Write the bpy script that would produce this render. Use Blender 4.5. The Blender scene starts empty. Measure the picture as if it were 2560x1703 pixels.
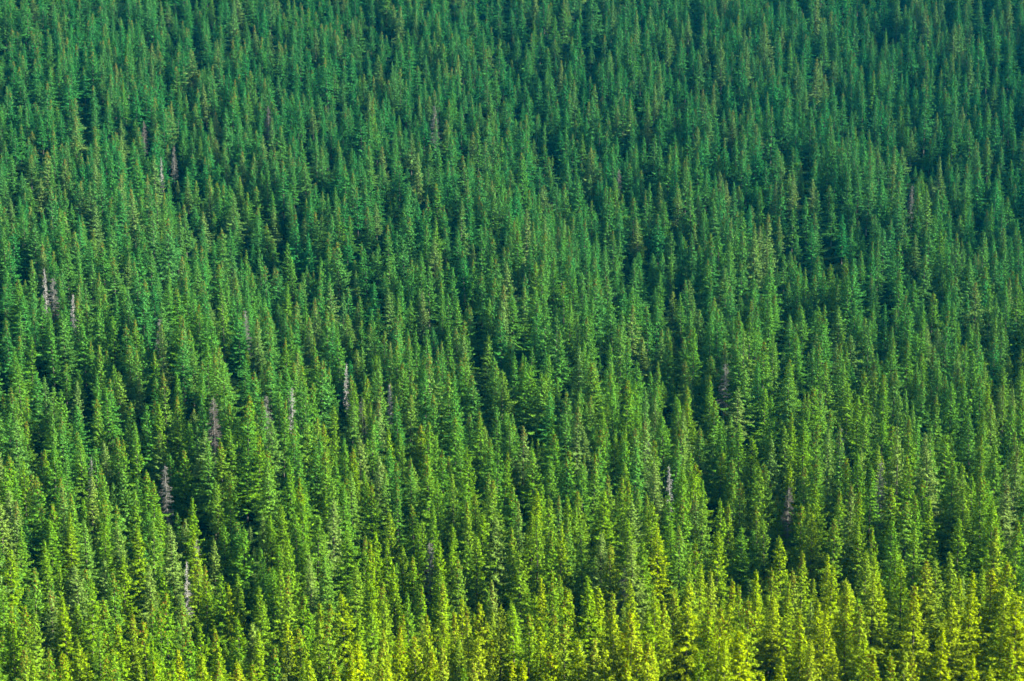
import bpy, math, random
import numpy as np
from mathutils import Vector, Matrix

# ------------------------------------------------------------------ camera, light
W, H, F = 2560.0, 1703.0, 4200.0            # pixel frame of the photograph, focal length in its pixels
PITCH = math.radians(-9.0)
scene = bpy.context.scene
col = scene.collection
cam_d = bpy.data.cameras.new('camera')
cam = bpy.data.objects.new('camera', cam_d); col.objects.link(cam)
cam_d.sensor_width = 36.0; cam_d.lens = 36.0 * F / W
cam_d.clip_start = 1.0; cam_d.clip_end = 8000.0
cam.rotation_euler = (math.radians(90) + PITCH, 0, 0)
cam_d.dof.use_dof = True; cam_d.dof.focus_distance = 330.0; cam_d.dof.aperture_fstop = 0.2
scene.camera = cam

SUN_EL, SUN_AZ = math.radians(29.0), math.radians(96.0)   # azimuth clockwise from +Y (view direction): sun stands to the right
world = bpy.data.worlds.new('World'); scene.world = world; world.use_nodes = True
wn = world.node_tree; wn.nodes.clear()
sky = wn.nodes.new('ShaderNodeTexSky'); sky.sky_type = 'NISHITA'; sky.sun_disc = False
sky.sun_elevation = SUN_EL; sky.sun_rotation = SUN_AZ; sky.altitude = 1200.0
bg = wn.nodes.new('ShaderNodeBackground'); bg.inputs['Strength'].default_value = 0.05
wo = wn.nodes.new('ShaderNodeOutputWorld')
wn.links.new(sky.outputs[0], bg.inputs[0]); wn.links.new(bg.outputs[0], wo.inputs[0])
sun_d = bpy.data.lights.new('sun', 'SUN'); sun_d.energy = 5.0; sun_d.angle = math.radians(0.5); sun_d.color = (1.0, 0.95, 0.84)
sun = bpy.data.objects.new('sun', sun_d); col.objects.link(sun)
sdir = Vector((math.sin(SUN_AZ) * math.cos(SUN_EL), math.cos(SUN_AZ) * math.cos(SUN_EL), math.sin(SUN_EL)))
sun.rotation_euler = sdir.to_track_quat('Z', 'Y').to_euler()
scene.view_settings.view_transform = 'Standard'; scene.view_settings.look = 'None'
scene.view_settings.gamma = 1.0; scene.view_settings.exposure = 2.75
scene.cycles.max_bounces = 6; scene.cycles.diffuse_bounces = 1; scene.cycles.transmission_bounces = 4
scene.cycles.transparent_max_bounces = 4; scene.cycles.volume_bounces = 0; scene.cycles.use_denoising = True

rng = np.random.default_rng(7)
R = math.radians

# ------------------------------------------------------------------ materials
def new_mat(name):
    m = bpy.data.materials.new(name); m.use_nodes = True
    nt = m.node_tree; nt.nodes.clear()
    return m, nt, nt.nodes.new('ShaderNodeOutputMaterial')

def attr(nt, name):
    a = nt.nodes.new('ShaderNodeAttribute'); a.attribute_type = 'INSTANCER'; a.attribute_name = name
    return a.outputs['Fac']

def mixrgb(nt, fac, a, b):
    m = nt.nodes.new('ShaderNodeMix'); m.data_type = 'RGBA'
    for sock, v in ((m.inputs['Factor'], fac), (m.inputs['A'], a), (m.inputs['B'], b)):
        if hasattr(v, 'node'): nt.links.new(v, sock)
        else: sock.default_value = v if isinstance(v, float) else (*v, 1.0)
    return m.outputs['Result']

def noise(nt, scale, detail=2.0):
    tc = nt.nodes.new('ShaderNodeTexCoord')
    n = nt.nodes.new('ShaderNodeTexNoise'); n.inputs['Scale'].default_value = scale; n.inputs['Detail'].default_value = detail
    nt.links.new(tc.outputs['Object'], n.inputs['Vector'])
    return n.outputs['Fac']

def foliage_material():
    m, nt, out = new_mat('spruce_needles')
    deep, mid, yel = (0.014, 0.114, 0.024), (0.066, 0.145, 0.003), (0.160, 0.210, 0.0003)
    t = attr(nt, 'tint')
    add = nt.nodes.new('ShaderNodeMath'); add.operation = 'MULTIPLY_ADD'      # fresh and old shoots side by side
    nt.links.new(noise(nt, 3.1, 2.0), add.inputs[0]); add.inputs[1].default_value = 0.9; nt.links.new(t, add.inputs[2])
    sub = nt.nodes.new('ShaderNodeMath'); sub.operation = 'SUBTRACT'; sub.use_clamp = True
    nt.links.new(add.outputs[0], sub.inputs[0]); sub.inputs[1].default_value = 0.45; t = sub.outputs[0]
    r = nt.nodes.new('ShaderNodeValToRGB'); nt.links.new(t, r.inputs[0])
    e = r.color_ramp.elements
    e[0].position = 0.0; e[0].color = (*deep, 1); e[1].position = 1.0; e[1].color = (*yel, 1)
    k = e.new(0.5); k.color = (*mid, 1)
    base = mixrgb(nt, attr(nt, 'pale'), r.outputs[0], (0.100, 0.150, 0.035))
    # twig to twig variation: fresh and old needles, contrast widened to paint in sunlit flecks and shade
    hs = nt.nodes.new('ShaderNodeHueSaturation'); nt.links.new(base, hs.inputs['Color'])
    mr = nt.nodes.new('ShaderNodeMapRange'); mr.inputs['To Min'].default_value = 0.36; mr.inputs['To Max'].default_value = 1.65
    mr.inputs['From Min'].default_value = 0.36; mr.inputs['From Max'].default_value = 0.66
    nt.links.new(noise(nt, 2.8, 3.0), mr.inputs['Value']); nt.links.new(mr.outputs[0], hs.inputs['Value'])
    p = nt.nodes.new('ShaderNodeBsdfPrincipled'); p.inputs['Roughness'].default_value = 0.55
    p.inputs['Specular IOR Level'].default_value = 0.0
    tr = nt.nodes.new('ShaderNodeBsdfTranslucent')
    mx = nt.nodes.new('ShaderNodeMixShader'); mx.inputs[0].default_value = 0.08
    nt.links.new(hs.outputs[0], p.inputs['Base Color']); nt.links.new(hs.outputs[0], tr.inputs['Color'])
    nt.links.new(p.outputs[0], mx.inputs[1]); nt.links.new(tr.outputs[0], mx.inputs[2]); nt.links.new(mx.outputs[0], out.inputs[0])
    return m

def plain_material(name, c0, c1, scale, rough=0.85, spec=0.2):
    m, nt, out = new_mat(name)
    p = nt.nodes.new('ShaderNodeBsdfPrincipled'); p.inputs['Roughness'].default_value = rough
    p.inputs['Specular IOR Level'].default_value = spec
    nt.links.new(mixrgb(nt, noise(nt, scale, 4.0), c0, c1), p.inputs['Base Color']); nt.links.new(p.outputs[0], out.inputs[0])
    return m

M_NEEDLE = foliage_material()
M_BARK = plain_material('spruce_bark', (0.025, 0.020, 0.014), (0.075, 0.062, 0.048), 3.0)
M_CONE = plain_material('ripe_cones', (0.20, 0.085, 0.008), (0.38, 0.21, 0.02), 2.0)
M_DEAD = plain_material('weathered_dead_wood', (0.06, 0.058, 0.048), (0.17, 0.165, 0.14), 2.0)
M_PALE = plain_material('bleached_dead_wood', (0.15, 0.145, 0.125), (0.36, 0.35, 0.31), 2.0)
M_DEADBROWN = plain_material('brown_dead_twigs', (0.045, 0.040, 0.032), (0.125, 0.11, 0.092), 2.0)
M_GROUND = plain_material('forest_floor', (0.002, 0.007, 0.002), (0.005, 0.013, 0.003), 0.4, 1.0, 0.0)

# ------------------------------------------------------------------ mesh helpers
def mesh_from(name, verts, faces, mat):
    """faces: an (n, k) array of indices"""
    me = bpy.data.meshes.new(name)
    n, k = faces.shape
    me.vertices.add(len(verts)); me.vertices.foreach_set('co', np.asarray(verts, np.float32).ravel())
    me.loops.add(n * k); me.loops.foreach_set('vertex_index', faces.astype(np.int32).ravel())
    me.polygons.add(n)
    me.polygons.foreach_set('loop_start', np.arange(0, n * k, k, dtype=np.int32))
    me.update(calc_edges=True)
    me.materials.append(mat)
    return me

def tube(points, radii, sides=6):
    points = [np.array(p, float) for p in points]
    vs, fs = [], []
    for i, (p, r) in enumerate(zip(points, radii)):
        d = points[min(i + 1, len(points) - 1)] - points[max(i - 1, 0)]
        d /= np.linalg.norm(d) + 1e-9
        u = np.cross(d, (0, 0, 1.0)) if abs(d[2]) < .9 else np.cross(d, (1.0, 0, 0)); u /= np.linalg.norm(u)
        v = np.cross(d, u)
        for s in range(sides):
            a = 2 * math.pi * s / sides
            vs.append(p + r * (math.cos(a) * u + math.sin(a) * v))
    for i in range(len(points) - 1):
        for s in range(sides):
            fs.append((i * sides + s, i * sides + (s + 1) % sides, (i + 1) * sides + (s + 1) % sides, (i + 1) * sides + s))
    return vs, fs

HT = 22.0      # nominal height of every spruce mesh, m

def trunk_mesh(seed):
    g = random.Random(seed)
    pts = [(0, 0, -0.6)] + [(g.uniform(-.06, .06), g.uniform(-.06, .06), z) for z in (1.5, 5, 9, 13, 17, 20)] + [(0, 0, HT - .25)]
    rad = [.30, .24, .205, .17, .13, .085, .045, .012]
    v, f = tube(pts, rad, 7)
    return mesh_from('trunk', v, np.array(f), M_BARK)

def crown_mesh(seed, Rmax, z0, density=1.0, lean_top=0.85, irregular=0.25):
    """whorls of drooping branches; every branch is a flat fan of needle sprays with a fringe that hangs from its end"""
    g = np.random.default_rng(seed)
    lean_top += .10; Rmax *= 1.12
    V, Fc = [], []
    tips = []
    def quad(a, b, c, d):
        o = len(V); V.extend((a, b, c, d)); Fc.append((o, o + 1, o + 2, o + 3))
    lobes = [(g.uniform(0, 6.28), g.uniform(z0, HT), g.uniform(-.35, .35)) for _ in range(8)]
    z = z0; phase = 0.0
    while z < HT - 0.45:
        t = (z - z0) / (HT - z0)
        prof = Rmax * ((1 - t) ** lean_top) * (0.6 + 0.4 * min(1.0, t / 0.16)) + 0.06
        nb = int(round((4.2 + 4.6 * (1 - t)) * density + g.uniform(0, 1)))
        phase += 2.4
        whorl_k = 1 + g.normal(0, irregular * .6)
        for b in range(nb):
            az = phase + 2 * math.pi * b / nb + g.normal(0, .25)
            L = prof * max(.35, whorl_k + g.normal(0, irregular * 1.2)) * (1.3 if g.random() < .09 else 1.0)
            for (la, lz, lk) in lobes:
                L *= 1 + lk * max(0, math.cos(az - la)) * math.exp(-((z - lz) / 2.2) ** 2)
            elev = R(36) * (t ** 2.2) - R(17) * (1 - t) + g.normal(0, .12)
            zb = z + g.normal(0, .09)
            d = np.array([math.cos(az), math.sin(az), 0.0]); n = np.array([-d[1], d[0], 0.0])
            def at(s):
                return np.array([d[0] * s * L * math.cos(elev), d[1] * s * L * math.cos(elev),
                                 zb + s * L * math.sin(elev) - .22 * L * s * (1 - s) + .12 * L * max(0, s - .7)])
            tips.append((*at(1.0), t))
            nseg = max(2, int(L / 0.18))
            roll = g.normal(0, .25)
            for s in np.linspace(0.3 if L > 1.2 else .15, .96, nseg):
                c = at(s)
                side = min(1.0, (0.16 - .08 * t * t + 0.42 * L * (1 - s) ** .7) * g.uniform(.75, 1.3))
                for sg in (-1, 1):                                    # side twigs of the fan
                    dr = d * g.uniform(.45, .95) + n * sg + np.array([0, 0, -.28 + sg * roll + g.normal(0, .12)])
                    dr /= np.linalg.norm(dr)
                    w = g.uniform(.04, .07) + .02 * (side > .5)
                    q = np.cross(dr, np.array([g.normal(0, .22), g.normal(0, .22), 1.0])); q /= np.linalg.norm(q)
                    e = c + dr * side + np.array([0, 0, -.16 * side])
                    m = c + dr * side * .5
                    quad(c, m + q * w, e, m - q * w)
                    # twigs that hang from the side shoots
                    for k in (g.uniform(.5, 1.0),):
                        hl = g.uniform(.14, .36); w2 = g.uniform(.035, .06)
                        h0 = c + dr * side * k; qq = n * .75 * sg + d * .5 + np.array([0, 0, g.normal(0, .2)]); qq = np.cross(qq, (0, 0, 1.0)); qq /= np.linalg.norm(qq)
                        h1 = h0 + np.array([dr[0] * .12, dr[1] * .12, -hl])
                        quad(h0, (h0 + h1) / 2 + qq * w2, h1, (h0 + h1) / 2 - qq * w2)
            # fringe at the branch end, turned outward
            e = at(1.0)
            for k in range(5 if L > .6 else 3):
                w = g.uniform(.06, .10); off = n * g.normal(0, .13) + d * g.normal(0, .05)
                hl = g.uniform(.22, .48) * (1 if L > .6 else .6)
                quad(e + off - d * .12 + np.array([0, 0, .04]), e + off + n * w + d * .06, e + off + d * .14 + np.array([0, 0, -hl]), e + off - n * w + d * .06)
            w = g.uniform(.09, .14)
            quad(e - d * .15, e + d * .12 + n * w, e + d * .36 + np.array([0, 0, .07]), e + d * .12 - n * w)
        z += (0.40 + 0.36 * (1 - t)) * g.uniform(.75, 1.3)
    for k in range(9):                                                     # leader
        zz = HT - 1.0 + k * .125; a = k * 2.4
        for sg in (0, math.pi):
            c = np.array([0, 0, zz]); e = np.array([math.cos(a + sg), math.sin(a + sg), .9]); q = np.array([-e[1], e[0], 0])
            ln = .40 - .026 * k
            quad(c, c + e * ln * .5 + q * .07, c + e * ln, c + e * ln * .5 - q * .07)
    return mesh_from('crown', V, np.array(Fc), M_NEEDLE), tips

def with_cones(me, seed, tips, count=170):
    """a copy of a crown mesh that also carries rusty cones under the branch ends of its top"""
    g = np.random.default_rng(seed)
    c = [t for t in tips if t[3] > .66]
    wts = np.array([(t[3] - .62) ** 1.3 for t in c]); wts /= wts.sum()
    n0 = len(me.vertices); co = np.empty(n0 * 3, np.float32); me.vertices.foreach_get('co', co)
    q0 = len(me.polygons); vi = np.empty(q0 * 4, np.int32); me.loops.foreach_get('vertex_index', vi)
    V, Fc = [], []
    for i in g.choice(len(c), count, p=wts):
        x, y, z, t = c[i]; k = g.uniform(.5, 1.06)
        p = np.array([x * k + g.normal(0, .08), y * k + g.normal(0, .08), z + g.uniform(-.15, .12)])
        h, r, a0 = g.uniform(.22, .36), g.uniform(.05, .09), g.uniform(0, 3.14)
        for a in (a0, a0 + 1.57):
            q = np.array([math.cos(a) * r, math.sin(a) * r, 0]); o = n0 + len(V)
            V += [p, p + q - (0, 0, h * .45), p - (0, 0, h), p - q - (0, 0, h * .45)]
            Fc.append((o, o + 1, o + 2, o + 3))
    nm = mesh_from('crown', np.concatenate([co.reshape(-1, 3), np.array(V)]), np.concatenate([vi.reshape(-1, 4), np.array(Fc)]), M_NEEDLE)
    nm.materials.append(M_CONE)
    mi = np.zeros(len(nm.polygons), np.int32); mi[q0:] = 1; nm.polygons.foreach_set('material_index', mi)
    return nm

def bare_crown_mesh(seed, Rmax, z0, mat, twigs=1.0):
    g = np.random.default_rng(seed)
    V, Fc, off = [], [], 0
    def seg(a, b, ra, rb):
        nonlocal off
        v, f = tube([a, b], [ra, rb], 3)
        V.extend(v); Fc.extend([tuple(i + off for i in q) for q in f]); off += len(v)
    z = z0
    while z < HT - .5:
        t = (z - z0) / (HT - z0); prof = Rmax * (1 - t) ** .8 + .2
        for b in range(int(g.integers(3, 6))):
            az = g.uniform(0, 6.28); L = prof * g.uniform(.5, 1.15); el = R(20) * t - R(26) * (1 - t) + g.normal(0, .15)
            d = np.array([math.cos(az) * math.cos(el), math.sin(az) * math.cos(el), math.sin(el)])
            a = np.array([0, 0, z]); m = a + d * L * .6 - np.array([0, 0, .06 * L]); e = a + d * L + np.array([0, 0, .03 * L])
            seg(a, m, .050, .036); seg(m, e, .036, .012)
            for k in range(int(L * 5 * twigs)):
                s = g.uniform(.25, 1.0); c = a + (e - a) * s
                dr = np.array([g.normal(0, .5) + d[0] * .5, g.normal(0, .5) + d[1] * .5, -g.uniform(.2, 1.0)]); dr /= np.linalg.norm(dr)
                seg(c, c + dr * g.uniform(.25, .75), .024, .008)
        z += g.uniform(.28, .5)
    return mesh_from('bare_crown', V, np.array(Fc), mat)

# ------------------------------------------------------------------ the hillside
BETA = math.tan(R(19.8)); A0 = R(-9.0); D0 = 445.0; CANOPY = 16.5
LINE_X = [-400, 0, 640, 871, 1000, 1156, 1356, 1714, 2000, 2560, 3000]
LINE_Y = [1660, 1650, 1655, 1603, 1560, 1500, 1450, 1445, 1400, 1390, 1390]   # crest of the near shoulder

def to_pix(P):
    P = np.asarray(P, float)
    c, s = math.cos(PITCH), math.sin(PITCH)
    fy = P[..., 1] * c + P[..., 2] * s; uz = -P[..., 1] * s + P[..., 2] * c
    return W / 2 + F * P[..., 0] / fy, H / 2 - F * uz / fy

def near_fac(px, py):
    ly = np.interp(px, LINE_X, LINE_Y)
    return 1 / (1 + np.exp(-(py - ly) / 14.0))

def canopy(phi, al):
    """point of the canopy surface seen at azimuth phi and elevation al from the lookout"""
    phi = np.asarray(phi, float); al = np.asarray(al, float)
    d = D0 * np.exp((al - A0) / BETA)
    dr = np.stack([np.sin(phi) * np.cos(al), np.cos(phi) * np.cos(al), np.sin(al)], -1)
    px, py = to_pix(dr)
    g = 1 - 0.085 * near_fac(px, py)
    g = g * (1 - 0.13 * np.clip((px - 600) / 1900, -.3, 1.2) * np.clip((py - 500) / 1100, 0, 1.3))
    n = (np.sin(phi * 31 + al * 17 + 1.0) + np.sin(phi * 21 + al * 38 + 2.2) + .7 * np.sin(phi * 57 + al * 29 + .4))
    g = g * (1 + .015 * n * np.clip((R(6) - al) / R(13), .15, 1))
    return dr * (d * g)[..., None]

def solve_tip(px, py, delta):
    """where on the slope a tree stands whose tip, delta above the canopy surface, is seen at this pixel"""
    x = (px - W / 2) / F; y = -(py - H / 2) / F
    c, s = math.cos(PITCH), math.sin(PITCH)
    ray = np.array([x, c - s * y, s + c * y]); phi = math.atan2(ray[0], ray[1]); al = math.atan2(ray[2], math.hypot(ray[0], ray[1]))
    a, p = al, phi
    for _ in range(14):
        P = canopy(p, a); T = P + np.array([0, 0, delta])
        ea = math.atan2(T[2], math.hypot(T[0], T[1])) - al
        a -= ea * .8
    P = canopy(p, a)
    return P, T

phis = np.linspace(R(-42), R(42), 150); als = np.linspace(R(-55), R(13), 210)
PH, AL = np.meshgrid(phis, als)
G = canopy(PH, AL); G[..., 2] -= CANOPY
na, npz = PH.shape
idx = np.arange(na * npz).reshape(na, npz)
fc = np.stack([idx[:-1, :-1], idx[:-1, 1:], idx[1:, 1:], idx[1:, :-1]], -1).reshape(-1, 4)
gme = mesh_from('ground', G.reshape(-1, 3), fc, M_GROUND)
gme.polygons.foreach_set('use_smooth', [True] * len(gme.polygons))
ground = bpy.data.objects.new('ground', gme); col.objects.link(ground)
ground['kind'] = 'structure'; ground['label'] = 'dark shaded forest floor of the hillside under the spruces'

# ------------------------------------------------------------------ tree kinds (crown, trunk, cones)
VAR = []     # (crown mesh, trunk mesh, cone mesh or None, width class)
specs = [(11, 2.0, 5.0, 1.0, .80, .22), (12, 2.35, 4.0, 1.0, .85, .25), (13, 2.8, 3.0, 1.0, .80, .24), (14, 3.3, 3.0, 1.05, .85, .28),
         (15, 2.1, 4.5, .9, .72, .32), (16, 2.7, 3.5, 1.0, .90, .22), (17, 3.2, 3.0, 1.05, .75, .26), (18, 3.7, 2.5, 1.05, .85, .26),
         (19, 2.5, 4.0, .72, .80, .36), (20, 3.0, 3.5, .78, .82, .36)]
for k, (sd, rm, z0, dn, pr, ir) in enumerate(specs):
    cm, tips = crown_mesh(sd, rm, z0, dn, pr, ir)
    VAR.append((cm, trunk_mesh(sd), with_cones(cm, sd, tips), rm))
SLIM, MID, WIDE = [0, 1, 4, 8], [2, 5, 9, 1], [3, 6, 7]
DEADV = [(bare_crown_mesh(31, 1.6, 5, M_PALE, 1.3), 'white'), (bare_crown_mesh(32, 2.4, 4, M_DEAD, 2.6), 'grey'),
         (bare_crown_mesh(33, 2.7, 4, M_DEADBROWN, 3.2), 'brown')]

def dead_trunk():
    v, f = tube([(0, 0, -.6), (.05, 0, 6), (-.04, .05, 12), (.03, 0, 18), (0, 0, HT)], [.24, .18, .13, .07, .012], 7)
    return mesh_from('dead_trunk', v, np.array(f), M_DEAD)
DEAD_TRUNK = dead_trunk()

def part(name, me, root, tint=0.5, pale=0.0):
    o = bpy.data.objects.new(name, me); col.objects.link(o); o.parent = root
    if name == 'crown': o['tint'] = float(tint); o['pale'] = float(pale)
    return o

# ------------------------------------------------------------------ trees read off the photograph
# per tile: origin x, origin y; then entries "X Y flags" in tile units of 0.27165 px
# flags: s m l = width, c = brown cones near the tip, y = fresh yellow-green, p = pale grey-green
TILES = {
(0, 1277): """90 340 m;175 150 m;425 270 s;470 60 m;640 10 m;790 70 m;950 110 m;1110 100 mp;1280 150 my;1130 410 my;1400 80 m;1590 110 mp;1770 180 s;
1795 440 mc;1895 490 sc;1970 260 mp;2060 130 m;2230 150 l;2010 580 m;2170 580 m;2105 660 s;1500 580 s;1530 740 mc;1375 480 mp;1380 820 sc;1480 900 mc;
1650 860 mc;735 500 lp;610 800 my;730 850 m;300 510 mc;460 720 mcp;100 840 mc;215 880 mc;300 920 m;540 500 m;800 520 mc;960 450 mp;820 630 m;955 780 mc;
1060 560 mc;1090 1030 lc;1195 940 mc;920 1100 s;975 1100 mc;1350 1000 mc;730 1180 m;235 1290 lc;465 1270 mc;540 770 m;585 1290 mc;755 1250 mc;
920 1330 sc;990 1270 mc;1050 1290 m;1130 1370 m;810 1290 sy;20 670 m;450 1470 sc;320 1390 m;1430 1180 m;1340 1280 sc;1280 1440 my;1370 1380 mc;
1470 1320 my;1580 1370 s;1650 1270 mc;1720 1080 mc;1840 1040 m;1870 1340 my;2040 1050 mc;2200 990 m;2310 1040 mp;1990 1360 mc;2205 1370 my;
2300 1400 mc;2160 1440 mc;1680 1480 sy;1800 1400 mc;1555 1470 mc""",
(640, 1277): """50 40 mp;145 30 m;75 345 s;190 310 s;250 340 s;320 210 m;380 10 m;470 290 m;545 40 l;530 400 sp;600 500 mcp;690 410 m;830 180 l;
900 500 m;990 220 mc;1090 190 m;1065 280 sc;1195 250 s;1230 5 m;1340 320 m;1460 120 s;1540 80 m;1670 270 m;1800 130 m;1775 330 m;1865 430 mc;
1925 300 m;2030 240 m;2070 20 my;2200 40 lp;1440 400 mc;1720 560 m;1690 640 mc;1500 680 mc;1020 620 m;1160 640 mc;1280 500 m;820 750 l;700 820 mc;
600 840 mc;405 760 lc;220 530 m;290 580 sc;150 520 m;60 430 m;30 690 m;70 830 m;150 1240 mc;10 1100 m;300 1030 my;290 1200 mp;440 1060 mc;540 980 my;
670 1030 lc;925 980 m;1050 930 m;1120 810 m;1180 830 m;1340 940 sc;1300 1040 myc;1145 1090 sc;1170 1150 mc;950 1200 ly;1100 1290 my;890 1270 sc;
1410 760 m;1525 980 my;1480 1150 lyc;1610 960 mc;1640 1260 myc;1845 930 sc;1890 800 my;1975 880 sc;2060 840 mc;2190 650 mcp;2100 1000 mc;2180 910 m;
2240 850 my;1710 1240 mc;1870 1150 m;2060 1180 ly;2150 1180 mc;2030 1380 myc;2190 1380 my;2330 1380 mc;590 1340 m;440 1370 s;730 1360 mc;
1100 1420 mc;890 1420 my;1220 1360 my;1590 1460 my;480 1420 mc""",
(1280, 1277): """20 140 mc;90 370 m;170 10 my;240 60 m;350 180 myc;440 100 sy;510 50 mc;660 100 s;820 190 lp;910 310 lc;1055 70 l;1200 270 m;
1140 270 lp;1350 140 ly;1550 110 mc;1480 110 m;1700 290 mc;1660 400 s;1730 470 my;1880 180 ly;2100 150 l;2215 180 m;2345 60 m;1850 540 my;
2060 630 mc;2230 550 my;1600 640 ly;1360 740 s;1480 730 mc;1120 640 m;780 700 ly;695 600 m;280 610 my;380 550 mc;205 760 s;160 930 mc;360 900 mc;
545 720 m;440 700 mc;905 760 mc;1000 900 mc;1060 1030 mc;1250 910 m;1390 850 mc;1820 890 mc;1880 890 mc;2170 800 myc;2110 710 mc;2000 860 my;
1780 1030 mc;2120 1080 my;1960 1150 ly;1720 1300 m;1240 1190 mc;1330 1260 mc;1140 1190 lc;650 1180 m;890 1260 my;930 960 m;1080 1350 mc;
330 1290 myc;480 1000 mc;30 830 my;80 1380 m;450 1340 m;2250 1480 s;740 1180 mc;230 1070 my""",
(1920, 1277): """20 510 mc;130 240 my;315 370 mc;250 540 mc;155 660 mc;410 10 my;600 60 mc;530 400 s;570 490 m;760 630 l;850 80 m;970 150 mc;
1140 80 m;1195 290 m;900 370 m;1000 400 m;960 580 l;1050 640 m;1250 450 ly;1340 120 m;1460 440 lyc;1350 690 lc;1555 450 m;1750 60 m;1720 370 m;
2080 150 mc;2205 430 lc;2280 60 mc;2050 540 lyc;1940 510 m;1780 590 m;1860 560 m;1690 800 ly;2160 700 m;2190 1200 mc;1145 1310 mc;1340 1310 mc;
910 1180 m;910 1280 lc;1000 1290 mc;740 960 mc;720 760 mc;500 900 my;480 800 m;400 1180 ly;110 1300 m;420 1430 mc;40 760 my;310 900 mc;620 1180 m;
850 860 mc;1280 1250 s;1910 1320 m;2090 1430 m;2340 900 mc;2290 770 ly;1600 1070 m""",
}
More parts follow.
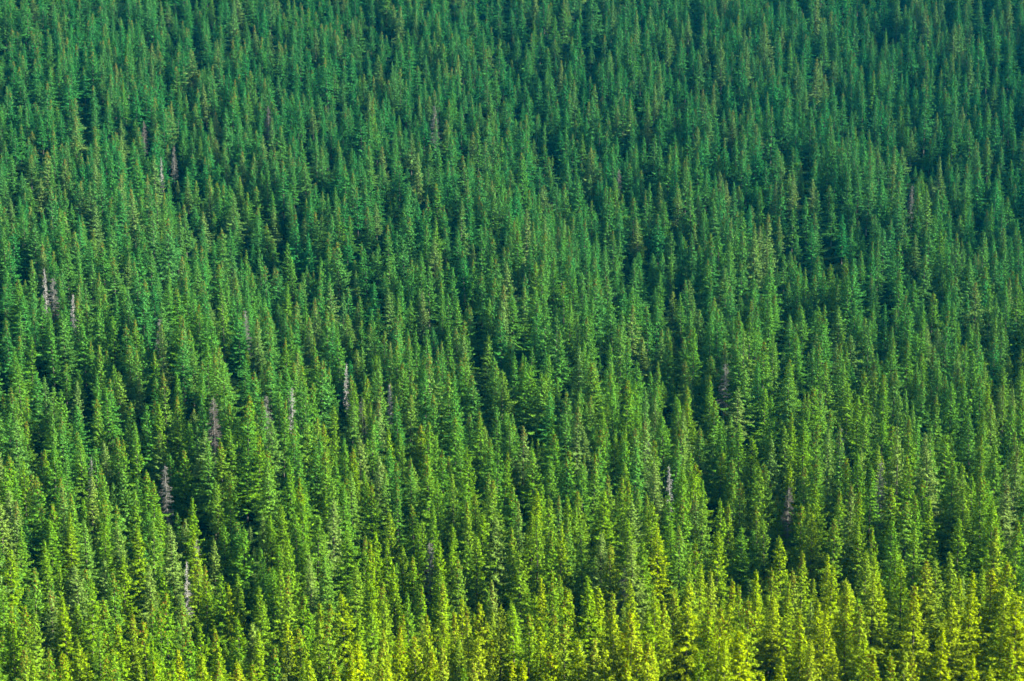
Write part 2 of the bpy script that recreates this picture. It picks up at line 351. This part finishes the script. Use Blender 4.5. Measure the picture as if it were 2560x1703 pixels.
# prominent trees farther up the slope: they belong to the mass of the wood
FAR_TILES = {
(0, 900): """170 20 s;330 110 s;420 150 s;130 240 m;240 330 m;35 300 m;150 380 m;480 240 s;565 270 m;690 410 l;560 480 m;870 130 m;1090 110 m;
1015 170 s;990 240 m;890 340 m;1190 380 m;1410 370 s;1350 400 m;1480 390 m;1620 320 m;1520 110 m;1640 120 m;1850 100 m;2070 30 l;1870 330 m;2330 90 m;
2270 400 m;60 480 l;230 560 l;440 580 s;740 720 m;490 780 l;380 840 m;600 870 m;85 870 m;880 800 m;970 750 m;1080 700 m;1140 730 m;1240 560 m;
1470 650 l;1730 570 m;1820 600 s;1670 820 l;1910 740 l;2040 740 m;2140 650 m;2260 800 m;50 980 m;220 920 m;350 1060 m;530 1070 m;590 1160 m;
820 1050 m;960 1060 m;1130 1000 l;1230 1190 m;1400 1120 m;1360 1010 m;1570 860 m;2130 1010 l;2110 1120 m;130 1290 m;500 1320 m;380 1310 m;
630 1380 m;760 1270 m;950 1270 m;1760 1270 m;1990 1130 m;2240 1410 m;670 1220 m;15 1310 m""",
(640, 900): """70 30 m;130 0 m;350 10 m;650 60 l;510 190 m;410 190 l;240 350 m;880 120 m;1140 230 m;1340 10 l;1430 90 m;1680 40 l;1820 270 m;
1640 300 m;2000 120 l;2210 20 m;2260 90 l;2220 420 m;2340 530 m;150 530 l;340 520 s;460 580 l;550 680 m;700 630 m;630 580 m;870 400 m;1000 350 s;
1070 390 m;1310 310 m;1600 560 l;1510 590 m;1830 500 l;1950 480 m;2050 480 l;2150 700 m;10 690 m;140 810 m;120 900 m;380 810 m;640 830 m;800 750 m;
890 800 m;960 710 m;1220 620 m;1220 800 m;1130 880 m;1430 880 m;1600 850 m;1590 940 l;1720 810 m;1900 730 m;1970 790 l;2270 830 m;800 1110 m;
1010 1010 m;1050 1130 l;880 1020 m;1290 930 m;1190 1020 m;1300 1120 m;720 1130 m;700 1290 m;250 1320 m;380 1400 m;550 1430 m;1030 1360 m;
1240 1370 m;1330 1350 m;1460 1320 s;1620 1310 m;1820 1030 m;1690 1080 m;2150 1100 l;1950 1310 m;2030 1220 m;2070 1420 m;1540 1460 s""",
(1280, 900): """100 10 m;290 110 m;340 290 m;500 270 l;600 290 m;830 460 m;750 20 l;910 110 l;1140 10 l;1330 10 m;1320 230 m;1530 360 l;1320 340 m;
1600 0 m;1820 130 m;1820 230 m;2130 70 l;2280 10 l;2330 250 m;1220 540 m;1030 600 m;1140 620 m;400 680 l;200 790 l;10 570 l;340 910 m;510 890 m;
650 950 m;740 850 m;870 600 m;930 660 m;1120 800 s;1330 920 m;1330 730 m;1500 720 m;1410 500 l;1720 610 m;1920 590 l;2100 560 m;2200 710 l;
1620 850 m;1550 1020 m;1960 540 m;2310 940 l;2090 1110 m;1760 1100 m;1700 1230 m;1590 1270 m;1020 1070 m;1090 1290 l;1080 1080 m;860 1050 s;
830 1190 m;210 1190 m;330 1260 m;520 1250 m;570 1330 m;20 1150 m;60 1290 m;170 1370 m;1460 1230 mc;1280 1320 m;1920 1270 m;2000 1300 m;
2270 1320 m;1330 1390 m;780 1360 m;2240 950 m""",
(1920, 900): """180 20 l;20 330 l;350 290 m;420 240 l;550 0 l;730 200 l;700 20 m;830 320 m;910 350 m;980 100 m;1080 130 m;1150 90 l;1280 260 s;
1200 320 l;1420 190 l;1330 400 m;1360 540 m;1310 530 s;1570 20 m;1690 190 l;1550 310 m;1790 220 m;1740 60 m;2030 280 l;1970 130 m;1880 470 m;
1990 560 l;2220 420 l;2290 640 m;230 480 m;330 540 m;180 590 l;560 460 l;550 620 m;670 600 m;860 460 m;1040 550 l;1110 590 m;850 830 l;940 980 m;
720 900 l;350 970 m;560 980 m;450 900 m;1260 860 l;1490 800 l;1190 700 s;1470 670 m;1640 680 l;1820 950 m;1670 950 m;1900 1060 m;2100 760 l;
2000 1040 m;1810 1180 m;2160 1130 l;440 1150 l;660 1180 m;830 1200 m;770 1140 m;1140 1160 m;1270 1290 l;300 1320 m;380 1310 s;610 1430 m;
1500 1260 m;1400 1230 m;2340 760 m;1130 1460 m;100 1230 m;30 720 l;1740 1430 m;2090 1260 m;2280 1400 m""",
(0, 600): """285 180 m;385 30 m;490 90 m;560 170 m;610 60 m;730 70 m;890 300 s;950 10 m;1050 160 l;1270 60 l;1270 190 m;1380 90 m;1690 150 l;1790 20 m;
2020 220 l;2160 270 m;2250 90 m;1630 430 m;1880 370 m;1780 440 m;1520 250 m;1540 400 m;1310 430 l;1170 450 m;1070 490 m;960 480 m;210 490 m;430 610 m;
310 620 m;170 640 m;800 560 l;900 610 s;590 660 m;710 520 m;1420 400 m;1490 560 m;1650 680 l;1830 580 l;2300 300 m;2200 670 l;1910 680 l;1310 870 m;
1510 760 m;1250 720 m;1350 740 m;1050 690 m;1160 760 m;770 750 l;70 730 m;190 880 l;270 880 m;130 1000 m;920 960 m;1250 1000 m""",
(960, 640): """90 80 m;240 20 m;330 10 s;410 90 m;530 10 m;530 220 m;620 100 m;810 20 l;900 140 m;1020 10 l;1150 50 l;1300 150 s;1400 40 l;1560 10 l;
1660 220 m;1410 300 l;240 400 l;130 370 m;370 320 s;600 340 m;660 370 m;540 400 m;780 460 s;990 300 m;1110 400 m;1190 390 m;740 590 m;1080 530 l;
1000 160 m;1580 520 s;1620 680 l;1780 530 m;1860 550 m;1950 200 l;2110 400 l;2190 490 m;2270 270 l;1860 360 s;1920 360 m;930 720 m;540 770 m;
480 820 m;100 550 m;110 770 m;490 1000 l;640 970 m;1010 920 m;1340 830 s;1500 900 m;1190 900 m;1790 810 m;2080 800 m;1870 910 m;1930 970 l;
1460 1070 l;230 720 m;580 620 m;1460 70 s;2290 10 m""",
}
# dead trees: tip x, tip y (photo px), visible length m, look, label
DEADS = [
(110, 668, 'white', 'bleached white dead trunk with short twigs, thinnest of three snags near the left edge'),
(130, 692, 'grey', 'wide grey dead spruce just right of the thin white snag near the left edge'),
(181, 732, 'white', 'short bleached white dead treetop, rightmost of three snags near the left edge'),
(394, 793, 'grey', 'grey bare dead spruce standing alone among green ones left of the middle'),
(617, 773, 'grey', 'dull grey dead spruce at mid height, about 24 percent across the picture'),
(533, 990, 'brown', 'broad pinkish grey dead spruce with dense dry twigs, left of the large silvery one'),
(414, 1158, 'grey', 'pale grey dead spruce with fine bare twigs below and left of the pinkish dead one'),
(224, 1139, 'white', 'thin whitish dead tree half hidden by green spruces in the lower left'),
(664, 985, 'grey', 'large silvery dead spruce with full bare crown, right neighbour of the pinkish dead one'),
(730, 965, 'white', 'thin pale dead tree just right of the large silvery dead spruce'),
(973, 957, 'white', 'small bleached dead tree with level white twigs beside a dark gap left of centre'),
(905, 992, 'grey', 'pale dead spruce between green ones, left of the small bleached one'),
(865, 905, 'white', 'slim whitish dead treetop above the pale dead spruces left of centre'),
(1618, 1096, 'brown', 'tall purplish grey dead spruce with bare lower trunk, right of centre'),
(1677, 1161, 'white', 'bleached dead tree with drooping white twigs, right neighbour of the tall purplish dead one'),
(1812, 905, 'grey', 'tall wide grey dead spruce with long bare branches, above the bleached and purplish pair'),
(2192, 1150, 'grey', 'leaning grey dead spruce in a dark gap in the lower right'),
(1971, 1212, 'brown', 'dark grey bare dead spruce above the bright foreground stand, right of centre'),
(2105, 1063, 'grey', 'narrow grey dead spruce hemmed in by green crowns on the right side'),
(1076, 1353, 'grey', 'silver grey dead spruce just above the yellow-green foreground stand near the middle'),
(1560, 1413, 'brown', 'dark brownish dead spruce directly behind the bright foreground stand'),
(489, 1342, 'grey', 'grey dead spruce with long pale trunk in the lower left, upper of a pair'),
(466, 1399, 'white', 'small whitish dead treetop in the lower left, lower of a pair'),
(434, 365, 'grey', 'pale grey dead spruce high on the slope in the upper left'),
(402, 391, 'white', 'thin dead tree at the left foot of the pale one in the upper left'),
(359, 300, 'brown', 'purplish brown dead spruce in the upper left, above and left of the pale pair'),
(1547, 420, 'brown', 'mauve brown dead spruce high on the slope right of the middle'),
(1086, 262, 'grey', 'faint grey dead spruce near the top, left of the middle'),
(2281, 462, 'grey', 'faint grey dead spruce high on the slope toward the right edge'),
(670, 262, 'brown', 'faint brownish dead spruce near the top in the left half'),
]
VOIDS = [(460, 490), (530, 681), (570, 872), (1193, 912), (1378, 757), (1305, 816), (1340, 906), (92, 1123), (168, 1125), (388, 1185), (863, 1041),
         (1774, 1193), (1290, 1193), (2265, 952), (1960, 1050), (2504, 1066), (1993, 1144), (1835, 347), (2465, 489), (1564, 608), (1292, 326), (2541, 804),
         (540, 650), (585, 900), (1125, 500), (960, 470), (2440, 500), (1330, 1510), (1080, 1340), (700, 560), (1715, 1650), (1690, 1690), (1660, 1610), (1745, 1690), (2340, 1690), (2300, 1670), (2385, 1660), (2010, 1690), (2440, 1690), (1890, 1560), (2460, 1560), (1700, 690), (2150, 700), (250, 560)]

placed = []          # (x, y) of trunks already standing
trees = []           # individuals
r2 = random.Random(5)

def too_close(p, dmin):
    return any((p[0] - q[0]) ** 2 + (p[1] - q[1]) ** 2 < dmin * dmin for q in placed)

def parse(tiles):
    for (ox, oy), txt in tiles.items():
        for e in txt.replace('\n', '').split(';'):
            X, Y, fl = e.split()
            yield ox + int(X) * 640 / 2356, oy + int(Y) * 640 / 2356, fl

def tint_at(px, py):
    """the near stand is a fresher, yellower green; the drift to deep green upslope paints in distance haze"""
    nf = float(near_fac(px, py + 10))
    nf *= .8 + .35 * math.sin(px / 61.0 + 1.5 * math.sin(py / 47.0))
    return min(1.0, max(0.0, 0.05 + 0.50 * max(0, (py - 150) / 1250) ** 1.35 + nf * (0.03 + 0.20 * min(1, max(0, (px - 450) / 800))) + 0.20 * (px / W - .45) * max(0, (py - 500) / 1100)))  # row-wise drift puts part of the distance haze into needle colour

seen_labels = set()
n_ind = 0
for px, py, fl in parse(TILES):
    if n_ind >= 300: break
    delta = r2.uniform(-.5, 3.5); got = None
    for tr in range(8):
        P, T = solve_tip(px, py, delta)
        if not too_close(P, 1.7): got = (P, T); break
        delta = r2.uniform(-3.5, 4.5)
    if got is None: continue
    P, T = got
    placed.append((P[0], P[1]))
    wide = 'l' if 'l' in fl else 's' if 's' in fl else 'm'
    v = r2.choice({'s': SLIM, 'm': MID, 'l': WIDE}[wide])
    h = CANOPY + delta
    sz = h / HT; sx = (sz * .5 + .47) * r2.uniform(.92, 1.15) * {'s': .92, 'm': 1.0, 'l': 1.05}[wide]
    tint = tint_at(px, py) + r2.gauss(0, .10) + (.15 if 'y' in fl else 0); tint = min(1, max(0, tint))
    pale = (r2.uniform(.45, .75) if 'p' in fl else max(0, r2.gauss(.05, .09)))
    trees.append(dict(P=P, sx=sx, sz=sz, v=v, tint=tint, pale=pale, cone='c' in fl, w=wide, fl=fl, px=px, py=py, rot=r2.uniform(0, 6.28)))
    n_ind += 1

def lab(t, dec):
    sz = {'s': 'slender', 'm': 'mid-sized', 'l': 'broad'}[t['w']]
    c = 'pale grey-green' if 'p' in t['fl'] else 'yellow-green' if ('y' in t['fl'] or t['tint'] > .72) else 'green'
    a = f"{t['px'] / W * 100:.{dec}f}"; b = f"{(1 - t['py'] / H) * 100:.{dec}f}"
    return f"{sz} {c} spruce{' with brown cones' if t['cone'] else ''}, tip {a} percent across and {b} percent up"

for t in trees:
    root = bpy.data.objects.new('spruce_tree', None); col.objects.link(root)
    root.empty_display_size = 2.0
    root.location = (t['P'][0], t['P'][1], t['P'][2] - CANOPY)
    root.rotation_euler = (r2.gauss(0, .022), r2.gauss(0, .022), t['rot']); root.scale = (t['sx'], t['sx'], t['sz'])
    l = lab(t, 0)
    if l in seen_labels: l = lab(t, 1)
    seen_labels.add(l)
    root['label'] = l; root['category'] = 'spruce tree'; root['group'] = 'living spruces of the lower slope'
    cm, tm, km, _ = VAR[t['v']]
    part('crown', km if t['cone'] else cm, root, t['tint'], t['pale']); part('trunk', tm, root)

for i, (px, py, look, label) in enumerate(DEADS):
    delta = r2.uniform(-2.5, 1)
    for tr in range(8):
        P, T = solve_tip(px, py, delta)
        if not too_close(P, 1.5): break
        delta = r2.uniform(-1, 4.5)
    placed.append((P[0], P[1]))
    root = bpy.data.objects.new('dead_spruce', None); col.objects.link(root)
    root.location = (P[0], P[1], P[2] - CANOPY); s = (CANOPY + delta) / HT
    root.rotation_euler = (0, R(3) if 'leaning' in label else r2.gauss(0, .022), r2.uniform(0, 6.28))
    if 'leaning' in label: root.rotation_euler[2] = 0
    w = s * r2.uniform(.95, 1.2) * (1.2 if ('broad' in label or 'wide' in label or 'large' in label) else 1.0)
    root.scale = (w, w, s)
    root['label'] = label; root['category'] = 'dead tree'; root['group'] = 'dead spruces scattered through the wood'
    k = {'white': 0, 'grey': 1, 'brown': 2}[look]
    part('bare_crown', DEADV[k][0], root); part('dead_trunk', DEAD_TRUNK, root)

# ------------------------------------------------------------------ the rest of the wood: one mass
pts, dat = [], []    # dat: variant, sx, sz, rot, tint, pale, cones
def add_mass(P, delta, wide, fl=''):
    T = P + np.array([0, 0, delta]); px, py = to_pix(T)
    v = r2.choice({'s': SLIM, 'm': MID, 'l': WIDE}[wide]); sz = (CANOPY + delta) / HT; sx = (sz * .5 + .47) * r2.uniform(.78, 1.28)
    tint = min(1, max(0, tint_at(float(px), float(py)) + r2.gauss(0, .08)))
    if py > 1270: tint *= .72
    pale = r2.uniform(.4, .8) if r2.random() < .10 else max(0, r2.gauss(.06, .10))
    pts.append((P[0], P[1], P[2] - CANOPY)); dat.append((v, sx, sz, r2.uniform(0, 6.28), tint, pale, 1 if r2.random() < .5 else 0))
    placed.append((P[0], P[1]))

for px, py, fl in parse(FAR_TILES):
    if py > 1262 : continue
    delta = r2.uniform(0, 3.5)
    for tr in range(6):
        P, T = solve_tip(px, py, delta)
        if not too_close(P, 2.0): add_mass(P, delta, 'l' if 'l' in fl else 's' if 's' in fl else 'm'); break
        delta = r2.uniform(-2.5, 4)

# darts over the slope, kept apart by a cell grid
CELL = 3.0
grid = {}
for q in placed: grid.setdefault((int(q[0] // CELL), int(q[1] // CELL)), []).append(q)
def free(x, y, d):
    i, j = int(x // CELL), int(y // CELL)
    for a in range(i - 2, i + 3):
        for b in range(j - 2, j + 3):
            for q in grid.get((a, b), ()):
                if (q[0] - x) ** 2 + (q[1] - y) ** 2 < d * d: return False
    return True

N = 80000
ph = rng.uniform(R(-21), R(23), N); rr = np.sqrt(rng.uniform(150.0 ** 2, 1150.0 ** 2, N))
lo, hi = np.full(N, R(-40)), np.full(N, R(12))
for _ in range(40):
    m = (lo + hi) / 2; Pm = canopy(ph, m); rm_ = np.hypot(Pm[:, 0], Pm[:, 1])
    lo = np.where(rm_ < rr, m, lo); hi = np.where(rm_ < rr, hi, m)
PC = canopy(ph, (lo + hi) / 2)
tx, ty = to_pix(PC + np.array([0, 0, 1.0]))
for i in range(N):
    x, y = tx[i], ty[i]
    if y < -260 or y > 2150 or x < -320 or x > 2560 + 420: continue
    k = F / math.hypot(PC[i, 0], PC[i, 1]) / 11.0
    inside = 0 < x < W and 0 < y < H
    if inside and any(abs(x - vx) < 20 * k and -105 * k < y - vy < 18 * k for vx, vy in VOIDS): continue
    cl = math.sin(PC[i, 0] / 11.0 + 2.0 * math.sin(PC[i, 1] / 17.0)) * math.sin(PC[i, 1] / 13.0 + 1.3 * math.sin(PC[i, 0] / 19.0))
    dmin = (5.0 + 1.7 * cl + r2.uniform(-.5, .6)) if not (inside and y > 1270) else 4.6
    if not free(PC[i, 0], PC[i, 1], dmin): continue
    if inside and any(abs(x - d[0]) < 15 * k and -8 * k < y - d[1] < 62 * k for d in DEADS): continue
    if inside and y > 1270: delta = r2.uniform(-9.0, -4.0)
    else: delta = r2.gauss(-1.4 - 1.8 * cl, 3.5)
    delta = max(-10, min(6.5, delta))
    if r2.random() < .07: delta = r2.uniform(-13, -8)
    add_mass(PC[i], delta, r2.choice('ssmmmml'))
    grid.setdefault((int(PC[i, 0] // CELL), int(PC[i, 1] // CELL)), []).append((PC[i, 0], PC[i, 1]))
for i in rng.permutation(N)[:40000]:          # saplings under the gaps
    x, y = tx[i], ty[i]
    if not (-60 < x < W + 60 and -60 < y < 1500) or not free(PC[i, 0], PC[i, 1], 3.3): continue
    add_mass(PC[i], r2.uniform(-13.2, -10.5), r2.choice('sml'))
    d_ = dat[-1]; dat[-1] = (d_[0], d_[2] * 1.35, *d_[2:])
    grid.setdefault((int(PC[i, 0] // CELL), int(PC[i, 1] // CELL)), []).append((PC[i, 0], PC[i, 1]))
print('individual', len(trees), 'dead', len(DEADS), 'mass', len(pts))

me = bpy.data.meshes.new('spruce_wood')
me.vertices.add(len(pts)); me.vertices.foreach_set('co', np.array(pts, np.float32).ravel())
D = np.array(dat, np.float32)
def put(name, typ, arr):
    a = me.attributes.new(name, typ, 'POINT'); a.data.foreach_set('vector' if typ == 'FLOAT_VECTOR' else 'value', np.ascontiguousarray(arr).ravel())
put('variant', 'INT', D[:, 0].astype(np.int32)); put('cones', 'INT', D[:, 6].astype(np.int32))
put('size', 'FLOAT_VECTOR', np.stack([D[:, 1], D[:, 1], D[:, 2]], 1))
put('turn', 'FLOAT_VECTOR', np.stack([rng.normal(0, .022, len(D)), rng.normal(0, .022, len(D)), D[:, 3]], 1).astype(np.float32))
put('tint', 'FLOAT', D[:, 4]); put('pale', 'FLOAT', D[:, 5])
for m in (M_NEEDLE, M_BARK, M_CONE): me.materials.append(m)
wood = bpy.data.objects.new('spruce_wood', me); col.objects.link(wood)
wood['kind'] = 'stuff'; wood['label'] = 'dense mass of spruces covering the slope up to the top'

def source(name, mesh):
    return next(o for o in col.objects if o.data == mesh and o.name.startswith(name))
ng = bpy.data.node_groups.new('wood_growth', 'GeometryNodeTree')
ng.interface.new_socket('Geometry', in_out='INPUT', socket_type='NodeSocketGeometry')
ng.interface.new_socket('Geometry', in_out='OUTPUT', socket_type='NodeSocketGeometry')
nd, lk = ng.nodes, ng.links
gi, go = nd.new('NodeGroupInput'), nd.new('NodeGroupOutput')
def named(n, t):
    a = nd.new('GeometryNodeInputNamedAttribute'); a.data_type = t; a.inputs['Name'].default_value = n
    return a.outputs['Attribute']
join = nd.new('GeometryNodeJoinGeometry'); lk.new(join.outputs[0], go.inputs[0])
va, ca, si, tu = named('variant', 'INT'), named('cones', 'INT'), named('size', 'FLOAT_VECTOR'), named('turn', 'FLOAT_VECTOR')
e2r = nd.new('FunctionNodeEulerToRotation'); lk.new(tu, e2r.inputs[0])
def info(ob):
    o = nd.new('GeometryNodeObjectInfo'); o.transform_space = 'ORIGINAL'; o.inputs['Object'].default_value = ob; o.inputs['As Instance'].default_value = False
    return o.outputs['Geometry']
for k, (cm, tm, km, _) in enumerate(VAR):
    for cones in (0, 1):
        j = nd.new('GeometryNodeJoinGeometry')
        try: so = [source('crown', km if cones else cm), source('trunk', tm)]
        except StopIteration: print('unused variant', k, cones); continue
        for s in so: lk.new(info(s), j.inputs[0])
        code = nd.new('ShaderNodeMath'); code.operation = 'MULTIPLY_ADD'; lk.new(va, code.inputs[0]); code.inputs[1].default_value = 2.0; lk.new(ca, code.inputs[2])
        cp = nd.new('ShaderNodeMath'); cp.operation = 'COMPARE'; lk.new(code.outputs[0], cp.inputs[0]); cp.inputs[1].default_value = k * 2 + cones; cp.inputs[2].default_value = .25
        iop = nd.new('GeometryNodeInstanceOnPoints'); lk.new(gi.outputs[0], iop.inputs['Points'])
        lk.new(cp.outputs[0], iop.inputs['Selection']); lk.new(j.outputs[0], iop.inputs['Instance'])
        lk.new(e2r.outputs[0], iop.inputs['Rotation']); lk.new(si, iop.inputs['Scale'])
        lk.new(iop.outputs[0], join.inputs[0])
md = wood.modifiers.new('wood_growth', 'NODES'); md.node_group = ng

# ------------------------------------------------------------------ haze
zs = G[..., 2]
x0, x1 = G[..., 0].min() - 5, G[..., 0].max() + 5; y0, y1 = -20.0, G[..., 1].max() + 5; z0, z1 = zs.min() - 1, zs.max() + 40
hv = [(x, y, z) for z in (z0, z1) for y in (y0, y1) for x in (x0, x1)]
hf = np.array([(0, 2, 3, 1), (4, 5, 7, 6), (0, 1, 5, 4), (2, 6, 7, 3), (0, 4, 6, 2), (1, 3, 7, 5)])
hm, nt, out = new_mat('blue_air')
pv = nt.nodes.new('ShaderNodeVolumePrincipled'); pv.inputs['Color'].default_value = (0.01, 0.56, 0.88, 1); pv.inputs['Density'].default_value = 0.000030
pv.inputs['Anisotropy'].default_value = 0.2
nt.links.new(pv.outputs[0], out.inputs['Volume'])
haze = bpy.data.objects.new('haze', mesh_from('haze', hv, hf, hm)); col.objects.link(haze)
haze['kind'] = 'stuff'; haze['label'] = 'thin blue-green air over the valley'
